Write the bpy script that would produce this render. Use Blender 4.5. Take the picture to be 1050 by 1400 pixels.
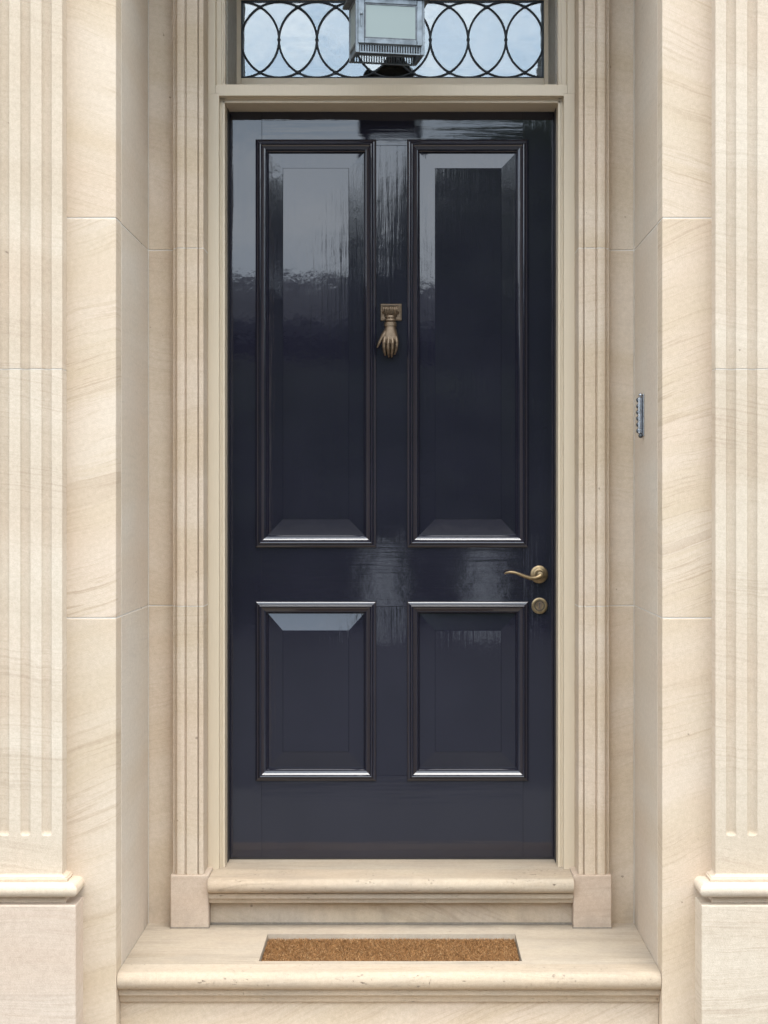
import bpy, bmesh, math, random
from mathutils import Vector, Matrix
random.seed(7)
R = math.radians
scene = bpy.context.scene
for o in list(bpy.data.objects): bpy.data.objects.remove(o)
col = scene.collection

# ------------------------------------------------------------------ camera
F = 2400.0                    # focal length in photograph pixels (1050 x 1400)
VPX, VPY = 558.0, 693.0       # where lines square to the wall converge
CX, CZ = 0.0455, 1.478        # camera position (X=0 door axis, Z=0 pavement)
D0 = 4.197                    # distance to the outer wall face (Y=0)
cam = bpy.data.cameras.new('camera'); camo = bpy.data.objects.new('camera', cam); col.objects.link(camo)
camo.location = (CX, -D0, CZ); camo.rotation_euler = (R(90), 0, 0)
cam.sensor_fit = 'VERTICAL'; cam.sensor_height = 36.0; cam.lens = 36.0 * F / 1400.0
cam.shift_x = -(VPX - 525) / 1400.0; cam.shift_y = -(700 - VPY) / 1400.0
cam.clip_start = 0.05; cam.clip_end = 1000
scene.camera = camo
def PX(px, y): return CX + (px - VPX) * (D0 + y) / F      # photo pixel -> metres at depth y
def PZ(py, y): return CZ + (VPY - py) * (D0 + y) / F

# ------------------------------------------------------------------ world
SUN_EL, SUN_AZ = 68, 168      # azimuth clockwise from +Y
w = bpy.data.worlds.new('World'); scene.world = w; w.use_nodes = True
nt = w.node_tree; nt.nodes.clear()
def N(nt, t, **k):
    n = nt.nodes.new(t)
    for a, b in k.items(): setattr(n, a, b)
    return n
out = N(nt, 'ShaderNodeOutputWorld'); bg = N(nt, 'ShaderNodeBackground'); bg.inputs[1].default_value = 0.1
sky = N(nt, 'ShaderNodeTexSky', sky_type='NISHITA', sun_disc=False)
sky.sun_elevation = R(SUN_EL); sky.sun_rotation = R(SUN_AZ)
tc = N(nt, 'ShaderNodeTexCoord'); mp = N(nt, 'ShaderNodeMapping'); mp.inputs['Scale'].default_value = (1, 1, 2.6)
nz = N(nt, 'ShaderNodeTexNoise'); nz.inputs['Scale'].default_value = 4.6; nz.inputs['Detail'].default_value = 7; nz.inputs['Roughness'].default_value = 0.55
cr = N(nt, 'ShaderNodeValToRGB'); cr.color_ramp.elements[0].position = 0.33; cr.color_ramp.elements[1].position = 0.66
cr.color_ramp.elements[0].color = (11.5, 14.2, 17.4, 1); cr.color_ramp.elements[1].color = (19.6, 20.8, 22.0, 1)
mx = N(nt, 'ShaderNodeMix', data_type='RGBA'); mx.inputs[0].default_value = 0.93
L = nt.links.new
L(tc.outputs['Generated'], mp.inputs[0]); L(mp.outputs[0], nz.inputs[0]); L(nz.outputs[0], cr.inputs[0])
L(sky.outputs[0], mx.inputs[6]); L(cr.outputs[0], mx.inputs[7]); L(mx.outputs[2], bg.inputs[0]); L(bg.outputs[0], out.inputs[0])

sl = bpy.data.lights.new('sun', 'SUN'); sl.energy = 1.2; sl.angle = R(28); sl.color = (1.0, 0.95, 0.87)
so = bpy.data.objects.new('sun', sl); col.objects.link(so)
sd = Vector((math.sin(R(SUN_AZ)) * math.cos(R(SUN_EL)), math.cos(R(SUN_AZ)) * math.cos(R(SUN_EL)), math.sin(R(SUN_EL))))
so.rotation_euler = sd.to_track_quat('Z', 'Y').to_euler(); so.location = sd * 20
vs = scene.view_settings; scene.display_settings.display_device = 'sRGB'
vs.view_transform = 'Standard'; vs.look = 'None'; vs.gamma = 1; vs.use_curve_mapping = False; vs.exposure = 1.12

# ------------------------------------------------------------------ materials
def newmat(name):
    m = bpy.data.materials.new(name); m.use_nodes = True
    return m, m.node_tree, m.node_tree.nodes['Principled BSDF']
def ramp(nt, pts):
    r = N(nt, 'ShaderNodeValToRGB'); e = r.color_ramp.elements
    while len(e) < len(pts): e.new(0.5)
    for q, (p, c) in zip(e, pts):
        q.position = p; q.color = (c, c, c, 1) if isinstance(c, (int, float)) else (*c, 1)
    return r
def mixc(nt, fac, a, b, blend='MIX'):
    m = N(nt, 'ShaderNodeMix', data_type='RGBA', blend_type=blend)
    for s, v in ((0, fac), (6, a), (7, b)):
        if hasattr(v, 'is_output'): nt.links.new(v, m.inputs[s])
        elif s == 0: m.inputs[0].default_value = v
        else: m.inputs[s].default_value = (*v, 1)
    return m.outputs[2]
def mth(nt, op, a, b=0.0, c=None):
    m = N(nt, 'ShaderNodeMath', operation=op)
    for i, v in enumerate((a, b) if c is None else (a, b, c)):
        if hasattr(v, 'is_output'): nt.links.new(v, m.inputs[i])
        else: m.inputs[i].default_value = v
    return m.outputs[0]
def noise(nt, vec, scale, det=4, rough=.55, dist=0):
    n = N(nt, 'ShaderNodeTexNoise'); n.inputs['Scale'].default_value = scale; n.inputs['Detail'].default_value = det
    n.inputs['Roughness'].default_value = rough; n.inputs['Distortion'].default_value = dist
    nt.links.new(vec, n.inputs['Vector']); return n.outputs[0]
def mapping(nt, vec, sc=(1, 1, 1), rot=(0, 0, 0)):
    m = N(nt, 'ShaderNodeMapping'); m.inputs['Scale'].default_value = sc; m.inputs['Rotation'].default_value = rot
    nt.links.new(vec, m.inputs[0]); return m.outputs[0]
def bump(nt, hgt, strength, dist, prev=None):
    b = N(nt, 'ShaderNodeBump'); b.inputs['Strength'].default_value = strength; b.inputs['Distance'].default_value = dist
    nt.links.new(hgt, b.inputs['Height'])
    if prev is not None: nt.links.new(prev, b.inputs['Normal'])
    return b.outputs[0]

def sandstone(name, base=(.56, .468, .368), warm=(.50, .40, .285), dark=(.36, .265, .18), grain=1.0, pits=0.0, grime=0.0, rough=.82, flat=0):
    # obj.color: r = bedding angle (0.5 = level, +-90 deg), g = seed, b = strength of the figure
    m, nt, p = newmat(name); lk = nt.links.new
    g = N(nt, 'ShaderNodeNewGeometry'); oi = N(nt, 'ShaderNodeObjectInfo'); sp = N(nt, 'ShaderNodeSeparateColor'); lk(oi.outputs['Color'], sp.inputs[0])
    seed = mth(nt, 'MULTIPLY', sp.outputs[1], 57.0)
    cb = N(nt, 'ShaderNodeCombineXYZ'); lk(seed, cb.inputs[0]); lk(seed, cb.inputs[1]); lk(seed, cb.inputs[2])
    ad = N(nt, 'ShaderNodeVectorMath', operation='ADD'); lk(g.outputs['Position'], ad.inputs[0]); lk(cb.outputs[0], ad.inputs[1])
    vr = N(nt, 'ShaderNodeVectorRotate', rotation_type='Y_AXIS'); lk(ad.outputs[0], vr.inputs['Vector'])
    lk(mth(nt, 'MULTIPLY', mth(nt, 'SUBTRACT', sp.outputs[0], .5), math.pi), vr.inputs['Angle'])
    v = vr.outputs[0]
    if flat: v = mapping(nt, v, rot=(R(flat), 0, 0))
    # gentle warp of the beds
    wn = N(nt, 'ShaderNodeTexNoise'); wn.inputs['Scale'].default_value = 2.2; wn.inputs['Detail'].default_value = 3; lk(v, wn.inputs['Vector'])
    wv = N(nt, 'ShaderNodeVectorMath', operation='MULTIPLY_ADD'); lk(wn.outputs['Color'], wv.inputs[0]); wv.inputs[1].default_value = (.0, .0, .09); lk(v, wv.inputs[2])
    v = wv.outputs[0]
    broad = noise(nt, mapping(nt, v, (.5, .5, 4.2)), 1.5, 3, .5)
    mid = noise(nt, mapping(nt, v, (.7, .7, 17)), 1.6, 5, .6)
    fine = noise(nt, mapping(nt, v, (2.2, 2.2, 70)), 2.2, 4, .65)
    blot = noise(nt, v, 2.4, 4, .6)
    c = mixc(nt, mth(nt, 'MULTIPLY', ramp_out(nt, broad, [(.42, 0), (.62, 1)]), .8), base, warm)
    pink = tuple(x * y for x, y in zip(base, (.97, .90, .86)))
    c = mixc(nt, ramp_out(nt, blot, [(.45, 0), (.75, .8)]), c, pink)
    gate = mth(nt, 'MULTIPLY', ramp_out(nt, noise(nt, mapping(nt, v, (1, 1, 3)), 1.7, 2), [(.40, .12), (.62, 1)]), sp.outputs[2])
    f1 = mth(nt, 'MULTIPLY', ramp_out(nt, mid, [(.49, 0), (.62, 1)]), mth(nt, 'MULTIPLY', gate, .8))
    c = mixc(nt, f1, c, warm)
    f2 = mth(nt, 'MULTIPLY', ramp_out(nt, fine, [(.52, 0), (.62, 1)]), mth(nt, 'MULTIPLY', gate, .55))
    c = mixc(nt, f2, c, dark)
    rare = ramp_out(nt, noise(nt, mapping(nt, v, (.45, .45, 26)), 1.1, 2, .4), [(.665, 0), (.70, 1)])
    c = mixc(nt, mth(nt, 'MULTIPLY', rare, mth(nt, 'MULTIPLY', gate, .55)), c, dark)
    gp = g.outputs['Position']
    grn = noise(nt, gp, 420 , 3, .7)
    grn2 = noise(nt, gp, 90, 3, .6)
    c = mixc(nt, 1.0, c, ramp_col(nt, grn, [(.3, (.90, .89, .87)), (.7, (1.08, 1.08, 1.08))]), 'MULTIPLY')
    c = mixc(nt, 1.0, c, ramp_col(nt, grn2, [(.3, (.94, .93, .92)), (.7, (1.05, 1.05, 1.05))]), 'MULTIPLY')
    c = mixc(nt, 1.0, c, ramp_col(nt, oi.outputs['Random'], [(0, (.955, .945, .93)), (.5, (1.0, .985, .975)), (1, (1.03, 1.03, 1.04))]), 'MULTIPLY')
    spots = ramp_out(nt, noise(nt, gp, 55, 1, .4), [(.80, 0), (.83, 1)])
    c = mixc(nt, mth(nt, 'MULTIPLY', spots, .6), c, (.16, .12, .09))
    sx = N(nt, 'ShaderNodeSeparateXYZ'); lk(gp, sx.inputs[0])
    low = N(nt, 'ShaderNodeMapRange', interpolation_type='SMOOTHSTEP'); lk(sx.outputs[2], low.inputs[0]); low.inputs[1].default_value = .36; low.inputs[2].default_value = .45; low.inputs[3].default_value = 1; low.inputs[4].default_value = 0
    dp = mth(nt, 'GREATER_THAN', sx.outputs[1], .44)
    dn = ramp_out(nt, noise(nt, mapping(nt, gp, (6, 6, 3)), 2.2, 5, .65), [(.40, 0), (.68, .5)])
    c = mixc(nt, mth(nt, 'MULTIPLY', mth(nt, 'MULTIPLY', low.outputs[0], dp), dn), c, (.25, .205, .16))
    if grime:
        gn = ramp_out(nt, noise(nt, mapping(nt, gp, (3, 5, 9)), 1.6, 6, .65), [(.42, 0), (.68, 1)])
        c = mixc(nt, mth(nt, 'MULTIPLY', gn, grime), c, (.27, .23, .19))
    nrm = bump(nt, grn, .30 * grain, .0012); nrm = bump(nt, fine, .25 * grain, .0015, nrm)
    if pits:
        pn = ramp_out(nt, noise(nt, mapping(nt, gp, (1, 1, 2.2)), 95, 3, .6), [(.27, 0), (.36, 1)])
        pm = ramp_out(nt, noise(nt, mapping(nt, gp, (4, 1, 20)), 1.6, 3, .6), [(.47, 0), (.56, 1)])
        pt = mth(nt, 'MULTIPLY', mth(nt, 'SUBTRACT', 1.0, pn), pm)
        c = mixc(nt, mth(nt, 'MULTIPLY', pt, .7 * pits), c, (.17, .13, .10))
        nrm = bump(nt, mth(nt, 'SUBTRACT', 1.0, pt), pits, .003, nrm)
    lk(c, p.inputs['Base Color']); lk(nrm, p.inputs['Normal']); p.inputs['Roughness'].default_value = rough
    p.inputs['Specular IOR Level'].default_value = .25
    return m
def ramp_out(nt, fac, pts):
    r = ramp(nt, pts); nt.links.new(fac, r.inputs[0]); return r.outputs[0]
ramp_col = ramp_out

M = {}
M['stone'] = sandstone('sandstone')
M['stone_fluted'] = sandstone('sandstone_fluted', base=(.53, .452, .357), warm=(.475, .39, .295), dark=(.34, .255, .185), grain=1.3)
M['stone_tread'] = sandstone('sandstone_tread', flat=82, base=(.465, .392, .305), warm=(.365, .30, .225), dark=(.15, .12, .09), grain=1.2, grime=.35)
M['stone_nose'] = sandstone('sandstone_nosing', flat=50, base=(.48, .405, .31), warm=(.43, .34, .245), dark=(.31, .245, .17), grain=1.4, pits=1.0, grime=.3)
M['stone_reveal_shaded'] = sandstone('sandstone_reveal_shade', base=(.535, .462, .375), warm=(.51, .42, .32), dark=(.34, .29, .23))  # cool shade of the reveals put into the stone's base colour
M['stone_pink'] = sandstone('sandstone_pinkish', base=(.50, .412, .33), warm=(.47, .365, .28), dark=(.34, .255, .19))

def simple(name, colr, rough=.6, metal=0.0, nscale=40, amt=.15, bstr=.1, bdist=.001, spec=.5, sc=(1, 1, 1)):
    m, nt, p = newmat(name)
    tc = N(nt, 'ShaderNodeTexCoord'); v = mapping(nt, tc.outputs['Object'], sc)
    n = noise(nt, v, nscale, 5, .6)
    c = mixc(nt, 1.0, colr, ramp_out(nt, n, [(.3, 1 - amt), (.7, 1 + amt)]), 'MULTIPLY')
    nt.links.new(c, p.inputs['Base Color'])
    nt.links.new(ramp_out(nt, noise(nt, v, nscale * .6, 4), [(.3, rough * .85), (.7, min(1, rough * 1.15))]), p.inputs['Roughness'])
    p.inputs['Metallic'].default_value = metal; p.inputs['Specular IOR Level'].default_value = spec
    if bstr: nt.links.new(bump(nt, n, bstr, bdist), p.inputs['Normal'])
    return m
M['mortar'] = simple('pale_pointing_mortar', (.58, .53, .46), .9, nscale=200, amt=.06)
M['mortar_grey'] = simple('grey_sealant', (.22, .185, .145), .8, nscale=120, amt=.2)
M['cream'] = simple('cream_joinery_paint', (.56, .462, .335), .42, nscale=60, amt=.035, bstr=.12, bdist=.0006, sc=(9, 9, .5))
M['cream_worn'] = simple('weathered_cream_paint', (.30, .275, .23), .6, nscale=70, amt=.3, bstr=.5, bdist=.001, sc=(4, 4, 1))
M['dark_trim'] = simple('dark_seal_and_strip', (.035, .03, .028), .6)
M['dark'] = simple('dark_hall_paint', (.02, .02, .022), .9)
M['lead'] = simple('lead_came', (.035, .04, .045), .45, .6, nscale=300)
M['zinc'] = simple('weathered_zinc', (.165, .185, .20), .5, .75, nscale=26, amt=.45, bstr=.25, bdist=.0008)
M['zinc_dark'] = simple('zinc_grating', (.12, .13, .14), .5, .7, nscale=60, amt=.4)
M['brass'] = simple('antique_brass', (.27, .198, .112), .38, .95, nscale=70, amt=.3, bstr=.2, bdist=.0005)
M['bronze'] = simple('cast_bronze', (.165, .118, .078), .46, .85, nscale=90, amt=.28, bstr=.3, bdist=.0006)
M['steel'] = simple('bright_silver', (.42, .43, .45), .3, 1.0, nscale=120, amt=.2)
M['steel_dark'] = simple('tarnished_silver', (.10, .105, .11), .4, .8, nscale=200, amt=.5)
M['concrete'] = simple('pavement_concrete', (.11, .105, .10), .85, nscale=30, amt=.15)
M['asphalt'] = simple('asphalt', (.04, .04, .042), .9, nscale=80, amt=.3)
M['slate'] = simple('slate_roof', (.035, .037, .045), .7)
M['render'] = simple('pale_reflector', (.80, .80, .79), .6)  # whitened so the added blocks reflect brightly
M['bark'] = simple('bark', (.09, .07, .05), .9, nscale=20, amt=.3)
M['leaf'] = simple('leaves', (.095, .125, .055), .6, nscale=2, amt=.4)
M['coir_base'] = simple('coir_base', (.20, .10, .04), .95, nscale=300, amt=.5)

def door_paint(name, sc):
    m, nt, p = newmat(name)
    g = N(nt, 'ShaderNodeNewGeometry'); gp = g.outputs['Position']
    b1 = noise(nt, mapping(nt, gp, sc), 1.0, 5, .62)
    b2 = noise(nt, mapping(nt, gp, tuple(q * .28 for q in sc)), 1.0, 3, .5)
    b3 = noise(nt, gp, 330, 2, .6)
    b4 = noise(nt, gp, 5.5, 3, .5)
    lump = noise(nt, mapping(nt, gp, tuple(q * .14 for q in sc)), 1.0, 2, .5)
    nrm = bump(nt, b2, .20, .00045); nrm = bump(nt, b1, .22, .00020, nrm); nrm = bump(nt, b3, .06, .0001, nrm)
    nrm = bump(nt, lump, .12, .0010, nrm); nrm = bump(nt, noise(nt, gp, 26, 3, .5), .10, .0012, nrm)
    c = mixc(nt, ramp_out(nt, b4, [(.35, 0), (.7, 1)]), (.0115, .0113, .0195), (.0148, .0145, .0238))
    nt.links.new(c, p.inputs['Base Color']); nt.links.new(nrm, p.inputs['Normal'])
    nt.links.new(ramp_out(nt, noise(nt, mapping(nt, gp, (9, 1, 5)), 1, 4, .6), [(.35, .02), (.72, .065)]), p.inputs['Roughness'])
    p.inputs['IOR'].default_value = 1.62
    return m
M['navy_v'] = door_paint('navy_gloss_brushed_upright', (330, 330, 20))
M['navy_h'] = door_paint('navy_gloss_brushed_level', (20, 330, 330))

def glass(name, tint, refl, rough, body=None):
    m = bpy.data.materials.new(name); m.use_nodes = True; nt = m.node_tree; nt.nodes.clear()
    o = N(nt, 'ShaderNodeOutputMaterial'); gl = N(nt, 'ShaderNodeBsdfGlossy'); gl.inputs['Roughness'].default_value = rough
    gl.inputs['Color'].default_value = (.97, .99, 1, 1)
    if body: tr = N(nt, 'ShaderNodeBsdfDiffuse'); tr.inputs[0].default_value = (*body, 1)
    else: tr = N(nt, 'ShaderNodeBsdfTransparent'); tr.inputs[0].default_value = (*tint, 1)
    fr = N(nt, 'ShaderNodeFresnel'); fr.inputs[0].default_value = 1.5
    mx = N(nt, 'ShaderNodeMixShader'); f = mth(nt, 'ADD', fr.outputs[0], refl)
    gg = N(nt, 'ShaderNodeNewGeometry'); nb = bump(nt, noise(nt, gg.outputs['Position'], 14, 2), .25, .002)
    nt.links.new(nb, gl.inputs['Normal'])
    nt.links.new(f, mx.inputs[0]); nt.links.new(tr.outputs[0], mx.inputs[1]); nt.links.new(gl.outputs[0], mx.inputs[2]); nt.links.new(mx.outputs[0], o.inputs[0])
    return m
M['pane'] = glass('fanlight_glass', (.8, .85, .86), .082, .015)
M['frosted'] = glass('frosted_lantern_glass', (.8, .9, .85), .0, .3, body=(.20, .235, .22))

m, nt, p = newmat('coir_fibre')
oi = N(nt, 'ShaderNodeNewGeometry')
c = ramp_out(nt, oi.outputs['Random Per Island'], [(0, (.10, .040, .011)), (.5, (.28, .125, .034)), (.85, (.37, .18, .06)), (1, (.50, .32, .15))])
nt.links.new(c, p.inputs['Base Color']); p.inputs['Roughness'].default_value = .8; M['coir'] = m

# ------------------------------------------------------------------ helpers
WL = {}
def thing(name, label, cat, loc=(0, 0, 0), group=None):
    o = bpy.data.objects.new(name, None); col.objects.link(o); o.location = loc; o.empty_display_size = .1
    o['label'] = label; o['category'] = cat
    if group: o['group'] = group
    WL[o.name] = Vector(loc); return o
def obj(name, bm, mat, parent=None, color=None, label=None, smooth=None, mats=None):
    if smooth is not None:
        for f in bm.faces: f.smooth = True
        for e in bm.edges:
            if len(e.link_faces) == 2 and e.calc_face_angle(0) > R(smooth): e.smooth = False
    vs_ = [v.co for v in bm.verts]
    lo = Vector(map(min, *[tuple(v) for v in vs_])); hi = Vector(map(max, *[tuple(v) for v in vs_])); c = (lo + hi) / 2
    c.z = lo.z if parent is None else c.z
    bmesh.ops.translate(bm, verts=bm.verts, vec=-c)
    me = bpy.data.meshes.new(name); bm.to_mesh(me); bm.free()
    for q in (mats or [mat]): me.materials.append(q if not isinstance(q, str) else M[q])
    o = bpy.data.objects.new(name, me); col.objects.link(o); WL[o.name] = c
    if parent is not None:
        o.parent = parent; o.location = c - WL[parent.name]
    else: o.location = c
    if color: o.color = (*color, 1)
    if label: o['label'] = label
    return o
def box(x0, x1, y0, y1, z0, z1, bev=0, bm=None, seg=1):
    own = bm is None; b = bmesh.new()
    x0, x1 = min(x0, x1), max(x0, x1)
    v = [b.verts.new((x, y, z)) for x in (x0, x1) for y in (y0, y1) for z in (z0, z1)]
    for f in ((0, 1, 3, 2), (4, 6, 7, 5), (0, 4, 5, 1), (2, 3, 7, 6), (0, 2, 6, 4), (1, 5, 7, 3)): b.faces.new([v[i] for i in f])
    bmesh.ops.recalc_face_normals(b, faces=b.faces)
    if bev: bmesh.ops.bevel(b, geom=list(b.edges), offset=bev, segments=seg, affect='EDGES', profile=.5)
    if own: return b
    return merge(bm, b)
def merge(bm, b, mat=None):
    me = bpy.data.meshes.new('tmp'); b.to_mesh(me); b.free(); bm.from_mesh(me); bpy.data.meshes.remove(me); return bm
def xf(b, mtx): bmesh.ops.transform(b, matrix=mtx, verts=b.verts); return b
def prism(prof, axis, a0, a1):
    # prof: list of 2D points.  axis 'z': (x,y) extruded along z.  'x': (y,z) extruded along x.  'y': (x,z) along y
    b = bmesh.new()
    def P(p, a): return {'z': (p[0], p[1], a), 'x': (a, p[0], p[1]), 'y': (p[0], a, p[1])}[axis]
    lo = [b.verts.new(P(p, a0)) for p in prof]; hi = [b.verts.new(P(p, a1)) for p in prof]; n = len(prof)
    for i in range(n): b.faces.new((lo[i], lo[(i + 1) % n], hi[(i + 1) % n], hi[i]))
    b.faces.new(lo[::-1]); b.faces.new(hi); bmesh.ops.recalc_face_normals(b, faces=b.faces); return b
def sweep(prof, path, closed=False, plane='xy'):
    # prof: (out, h) points; path: 2D corner points, outward is to the right of travel; mitred corners
    n = len(path); b = bmesh.new(); rings = []
    P = [Vector(p) for p in path]
    def nr(a, c): d = (c - a).normalized(); return Vector((d.y, -d.x))
    for i in range(n):
        if closed or 0 < i < n - 1:
            n1 = nr(P[i - 1], P[i]); n2 = nr(P[i], P[(i + 1) % n]); m = (n1 + n2) / (1 + n1.dot(n2))
        else: m = nr(P[0], P[1]) if i == 0 else nr(P[-2], P[-1])
        ring = []
        for (o, h) in prof:
            q = P[i] + m * o
            ring.append(b.verts.new((q.x, q.y, h) if plane == 'xy' else (q.x, h, q.y)))
        rings.append(ring)
    k = len(prof)
    for i in range(n if closed else n - 1):
        A, B = rings[i], rings[(i + 1) % n]
        for j in range(k - 1): b.faces.new((A[j], A[j + 1], B[j + 1], B[j]))
    if not closed:
        for r_ in (rings[0], rings[-1]):
            try: b.faces.new(r_)
            except ValueError: pass
    for r_ in rings:
        for u, v in zip(r_, r_[1:]):
            ed = b.edges.get((u, v))
            if ed: ed.smooth = False
    bmesh.ops.recalc_face_normals(b, faces=b.faces); return b
def arc(cx, cy, r, a0, a1, n):
    return [(cx + r * math.cos(R(a0 + (a1 - a0) * i / n)), cy + r * math.sin(R(a0 + (a1 - a0) * i / n))) for i in range(n + 1)]
def tube(pts, rad, seg=12, caps=True, flat=None):
    b = bmesh.new(); P = [Vector(p) for p in pts]; rr = rad if isinstance(rad, (list, tuple)) else [rad] * len(P); rings = []
    up = None
    for i, p in enumerate(P):
        d = (P[min(i + 1, len(P) - 1)] - P[max(i - 1, 0)]).normalized()
        if up is None: up = d.orthogonal().normalized()
        up = (up - d * up.dot(d)).normalized(); s = d.cross(up)
        rings.append([b.verts.new(p + (up * math.cos(2 * math.pi * j / seg) + s * math.sin(2 * math.pi * j / seg)) * rr[i]) for j in range(seg)])
    for A, B in zip(rings, rings[1:]):
        for j in range(seg): b.faces.new((A[j], A[(j + 1) % seg], B[(j + 1) % seg], B[j]))
    if caps: b.faces.new(rings[0][::-1]); b.faces.new(rings[-1])
    bmesh.ops.recalc_face_normals(b, faces=b.faces); return b
def ball(c, r, sc=(1, 1, 1), u=16, v=10):
    b = bmesh.new(); bmesh.ops.create_uvsphere(b, u_segments=u, v_segments=v, radius=r)
    xf(b, Matrix.Translation(c) @ Matrix.Diagonal((*sc, 1))); return b
def lathe_y(prof, cx, cz, y, seg=32):
    # prof: (radius, outwards distance) revolved round the Y axis; out = towards the street
    b = bmesh.new(); rings = []
    for (r, h) in prof:
        rings.append([b.verts.new((cx + max(r, 1e-5) * math.cos(2 * math.pi * j / seg), y - h, cz + max(r, 1e-5) * math.sin(2 * math.pi * j / seg))) for j in range(seg)])
    for A, B in zip(rings, rings[1:]):
        for j in range(seg): b.faces.new((A[j], A[(j + 1) % seg], B[(j + 1) % seg], B[j]))
    b.faces.new(rings[-1]); bmesh.ops.recalc_face_normals(b, faces=b.faces); return b
def struct(o): o['kind'] = 'structure'; return o
def stone(parent, b, ang=0, s=.6, mat='stone', name='stone', smooth=None):
    return obj(name, b, mat, parent, color=(.5 - ang / 180.0, random.random(), s), smooth=smooth)

# key depths (Y) and levels (Z)
YB, YARCH, YBLK, YFR, YST, YD, YG = .518, .468, .459, .569, .594, .701, .907
ZT = CZ - 1.118            # tread
ZS = CZ - .984             # threshold top
ZTOP = CZ + 1.80           # soffit
ZW = CZ + 2.9
G = .0016                  # half joint

# ------------------------------------------------------------------ ground
struct(obj('pavement', box(-30, 30, -3.6, 0.9, -.12, 0.0), 'concrete'))
struct(obj('road', box(-150, 150, -160, -3.6, -.26, -.12), 'asphalt'))
struct(obj('ground', box(-150, 150, .9, 160, -.30, -.02), 'concrete'))

# ------------------------------------------------------------------ walls
HW = .653                  # half width of the recess
zj = [PZ(845, 0), PZ(298, 0)]          # joints on outer face
zr = [PZ(828, YB), PZ(342, YB)]        # joints at the back (same courses)
def wall(sgn, label):
    t = thing('stone_wall', label, 'wall', (sgn * 1.3, 0.2, 0), group='sandstone walls flanking the doorway')
    lv = [0, zj[0], zj[1], ZTOP, ZW]
    angs = [[-21, -19, 19, 10], [-22, -18, 20, 10]][sgn > 0]
    st = [[.6, .95, 1.0, .6], [.7, .9, .8, .6]][sgn > 0]
    for i in range(4):
        z0, z1 = lv[i], lv[i + 1]
        stone(t, box(sgn * HW, sgn * 1.02, 0, .0785, z0 + (G if i else 0), z1 - G, .0012), angs[i], st[i])
        stone(t, box(sgn * (1.02 + 2 * G), sgn * 2.6, 0, .0785, z0 + (G if i else 0), z1 - G, .0012), angs[i], st[i])
    t2 = [0, zr[0], zr[1], ZTOP]
    for i in range(3):
        z0, z1 = t2[i], t2[i + 1]
        stone(t, box(sgn * HW, sgn * (HW + .08), .0785 + 2 * G, YB - .0, z0 + (G if i else 0), z1 - G, .001), [0, 4, 8][i] * -sgn, .25, 'stone_reveal_shaded', 'reveal_stone')
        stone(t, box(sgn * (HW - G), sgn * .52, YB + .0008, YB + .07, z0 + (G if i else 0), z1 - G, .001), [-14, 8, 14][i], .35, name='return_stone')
    # pointing behind the joints
    mo = box(sgn * (HW + .0012), sgn * 2.59, .0012, .4, .01, ZW - .01)
    merge(mo, box(sgn * (HW + .0012), sgn * .52, YB + .0022, YB + .06, .01, ZTOP - .01))
    merge(mo, box(sgn * (HW + .0012), sgn * (HW + .06), .41, YB + .002, .01, ZTOP - .01))
    obj('pointing', mo, 'mortar', t)
    return t
wall(-1, 'pale diagonally veined sandstone wall with reveal left of the navy door')
wall(1, 'pale veined sandstone wall with reveal right of the navy door, silver bar on it')
t = thing('lintel_wall', 'sandstone wall and flat soffit closing the recess above the fanlight', 'wall', (0, .2, ZTOP))
stone(t, box(-HW + G, HW - G, 0.0, YB + .07, ZTOP, ZW - G, .0012), 6, .5)
stone(t, box(-.58, .58, YB + .075, YB + .5, CZ + 1.68, ZW - G, 0), 6, .4)

# ------------------------------------------------------------------ pilasters
PXI, PXC, PR, PITCH = .771, .958, .0121, .0501
YP = -.054
def flute_depth(x, z, z0):
    d = 0.0
    for k in range(-3, 4):
        dx = x - k * PITCH
        dz = min(0, z - z0); rr = math.hypot(dx, dz)
        if rr < PR: Rr = .0123; d = max(d, math.sqrt(Rr * Rr - rr * rr) - math.sqrt(Rr * Rr - PR * PR) + .0022)
    return d
def shaft_bm(cx, z0, z1, zend, inset=0.0):
    hw = PXC - PXI - inset
    xs = [-hw, hw]
    for k in range(-3, 4):
        for q in (-1.0, -.985, -.85, -.62, -.35, 0, .35, .62, .85, .985, 1.0): xs.append(k * PITCH + q * PR)
    xs = sorted(xs)
    zs = [z0, z1]
    if zend > z0:
        for q in (1.0, .985, .95, .85, .7, .5, .25, 0): zs.append(zend - q * PR)
    zs = sorted(zs); b = bmesh.new(); g = []
    for z in zs: g.append([b.verts.new((cx + x, YP + inset + flute_depth(x, z, zend), z)) for x in xs])
    for i in range(len(zs) - 1):
        for j in range(len(xs) - 1): b.faces.new((g[i][j], g[i][j + 1], g[i + 1][j + 1], g[i + 1][j]))
    bk = [[b.verts.new((cx + sx * hw, .02, z)) for sx in (-1, 1)] for z in zs]
    for i in range(len(zs) - 1):
        b.faces.new((g[i][0], g[i + 1][0], bk[i + 1][0], bk[i][0])); b.faces.new((g[i][-1], bk[i][1], bk[i + 1][1], g[i + 1][-1]))
    b.faces.new(g[0][::-1] + [bk[0][0], bk[0][1]]) ; b.faces.new(g[-1] + [bk[-1][1], bk[-1][0]])
    bmesh.ops.recalc_face_normals(b, faces=b.faces); return b
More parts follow.
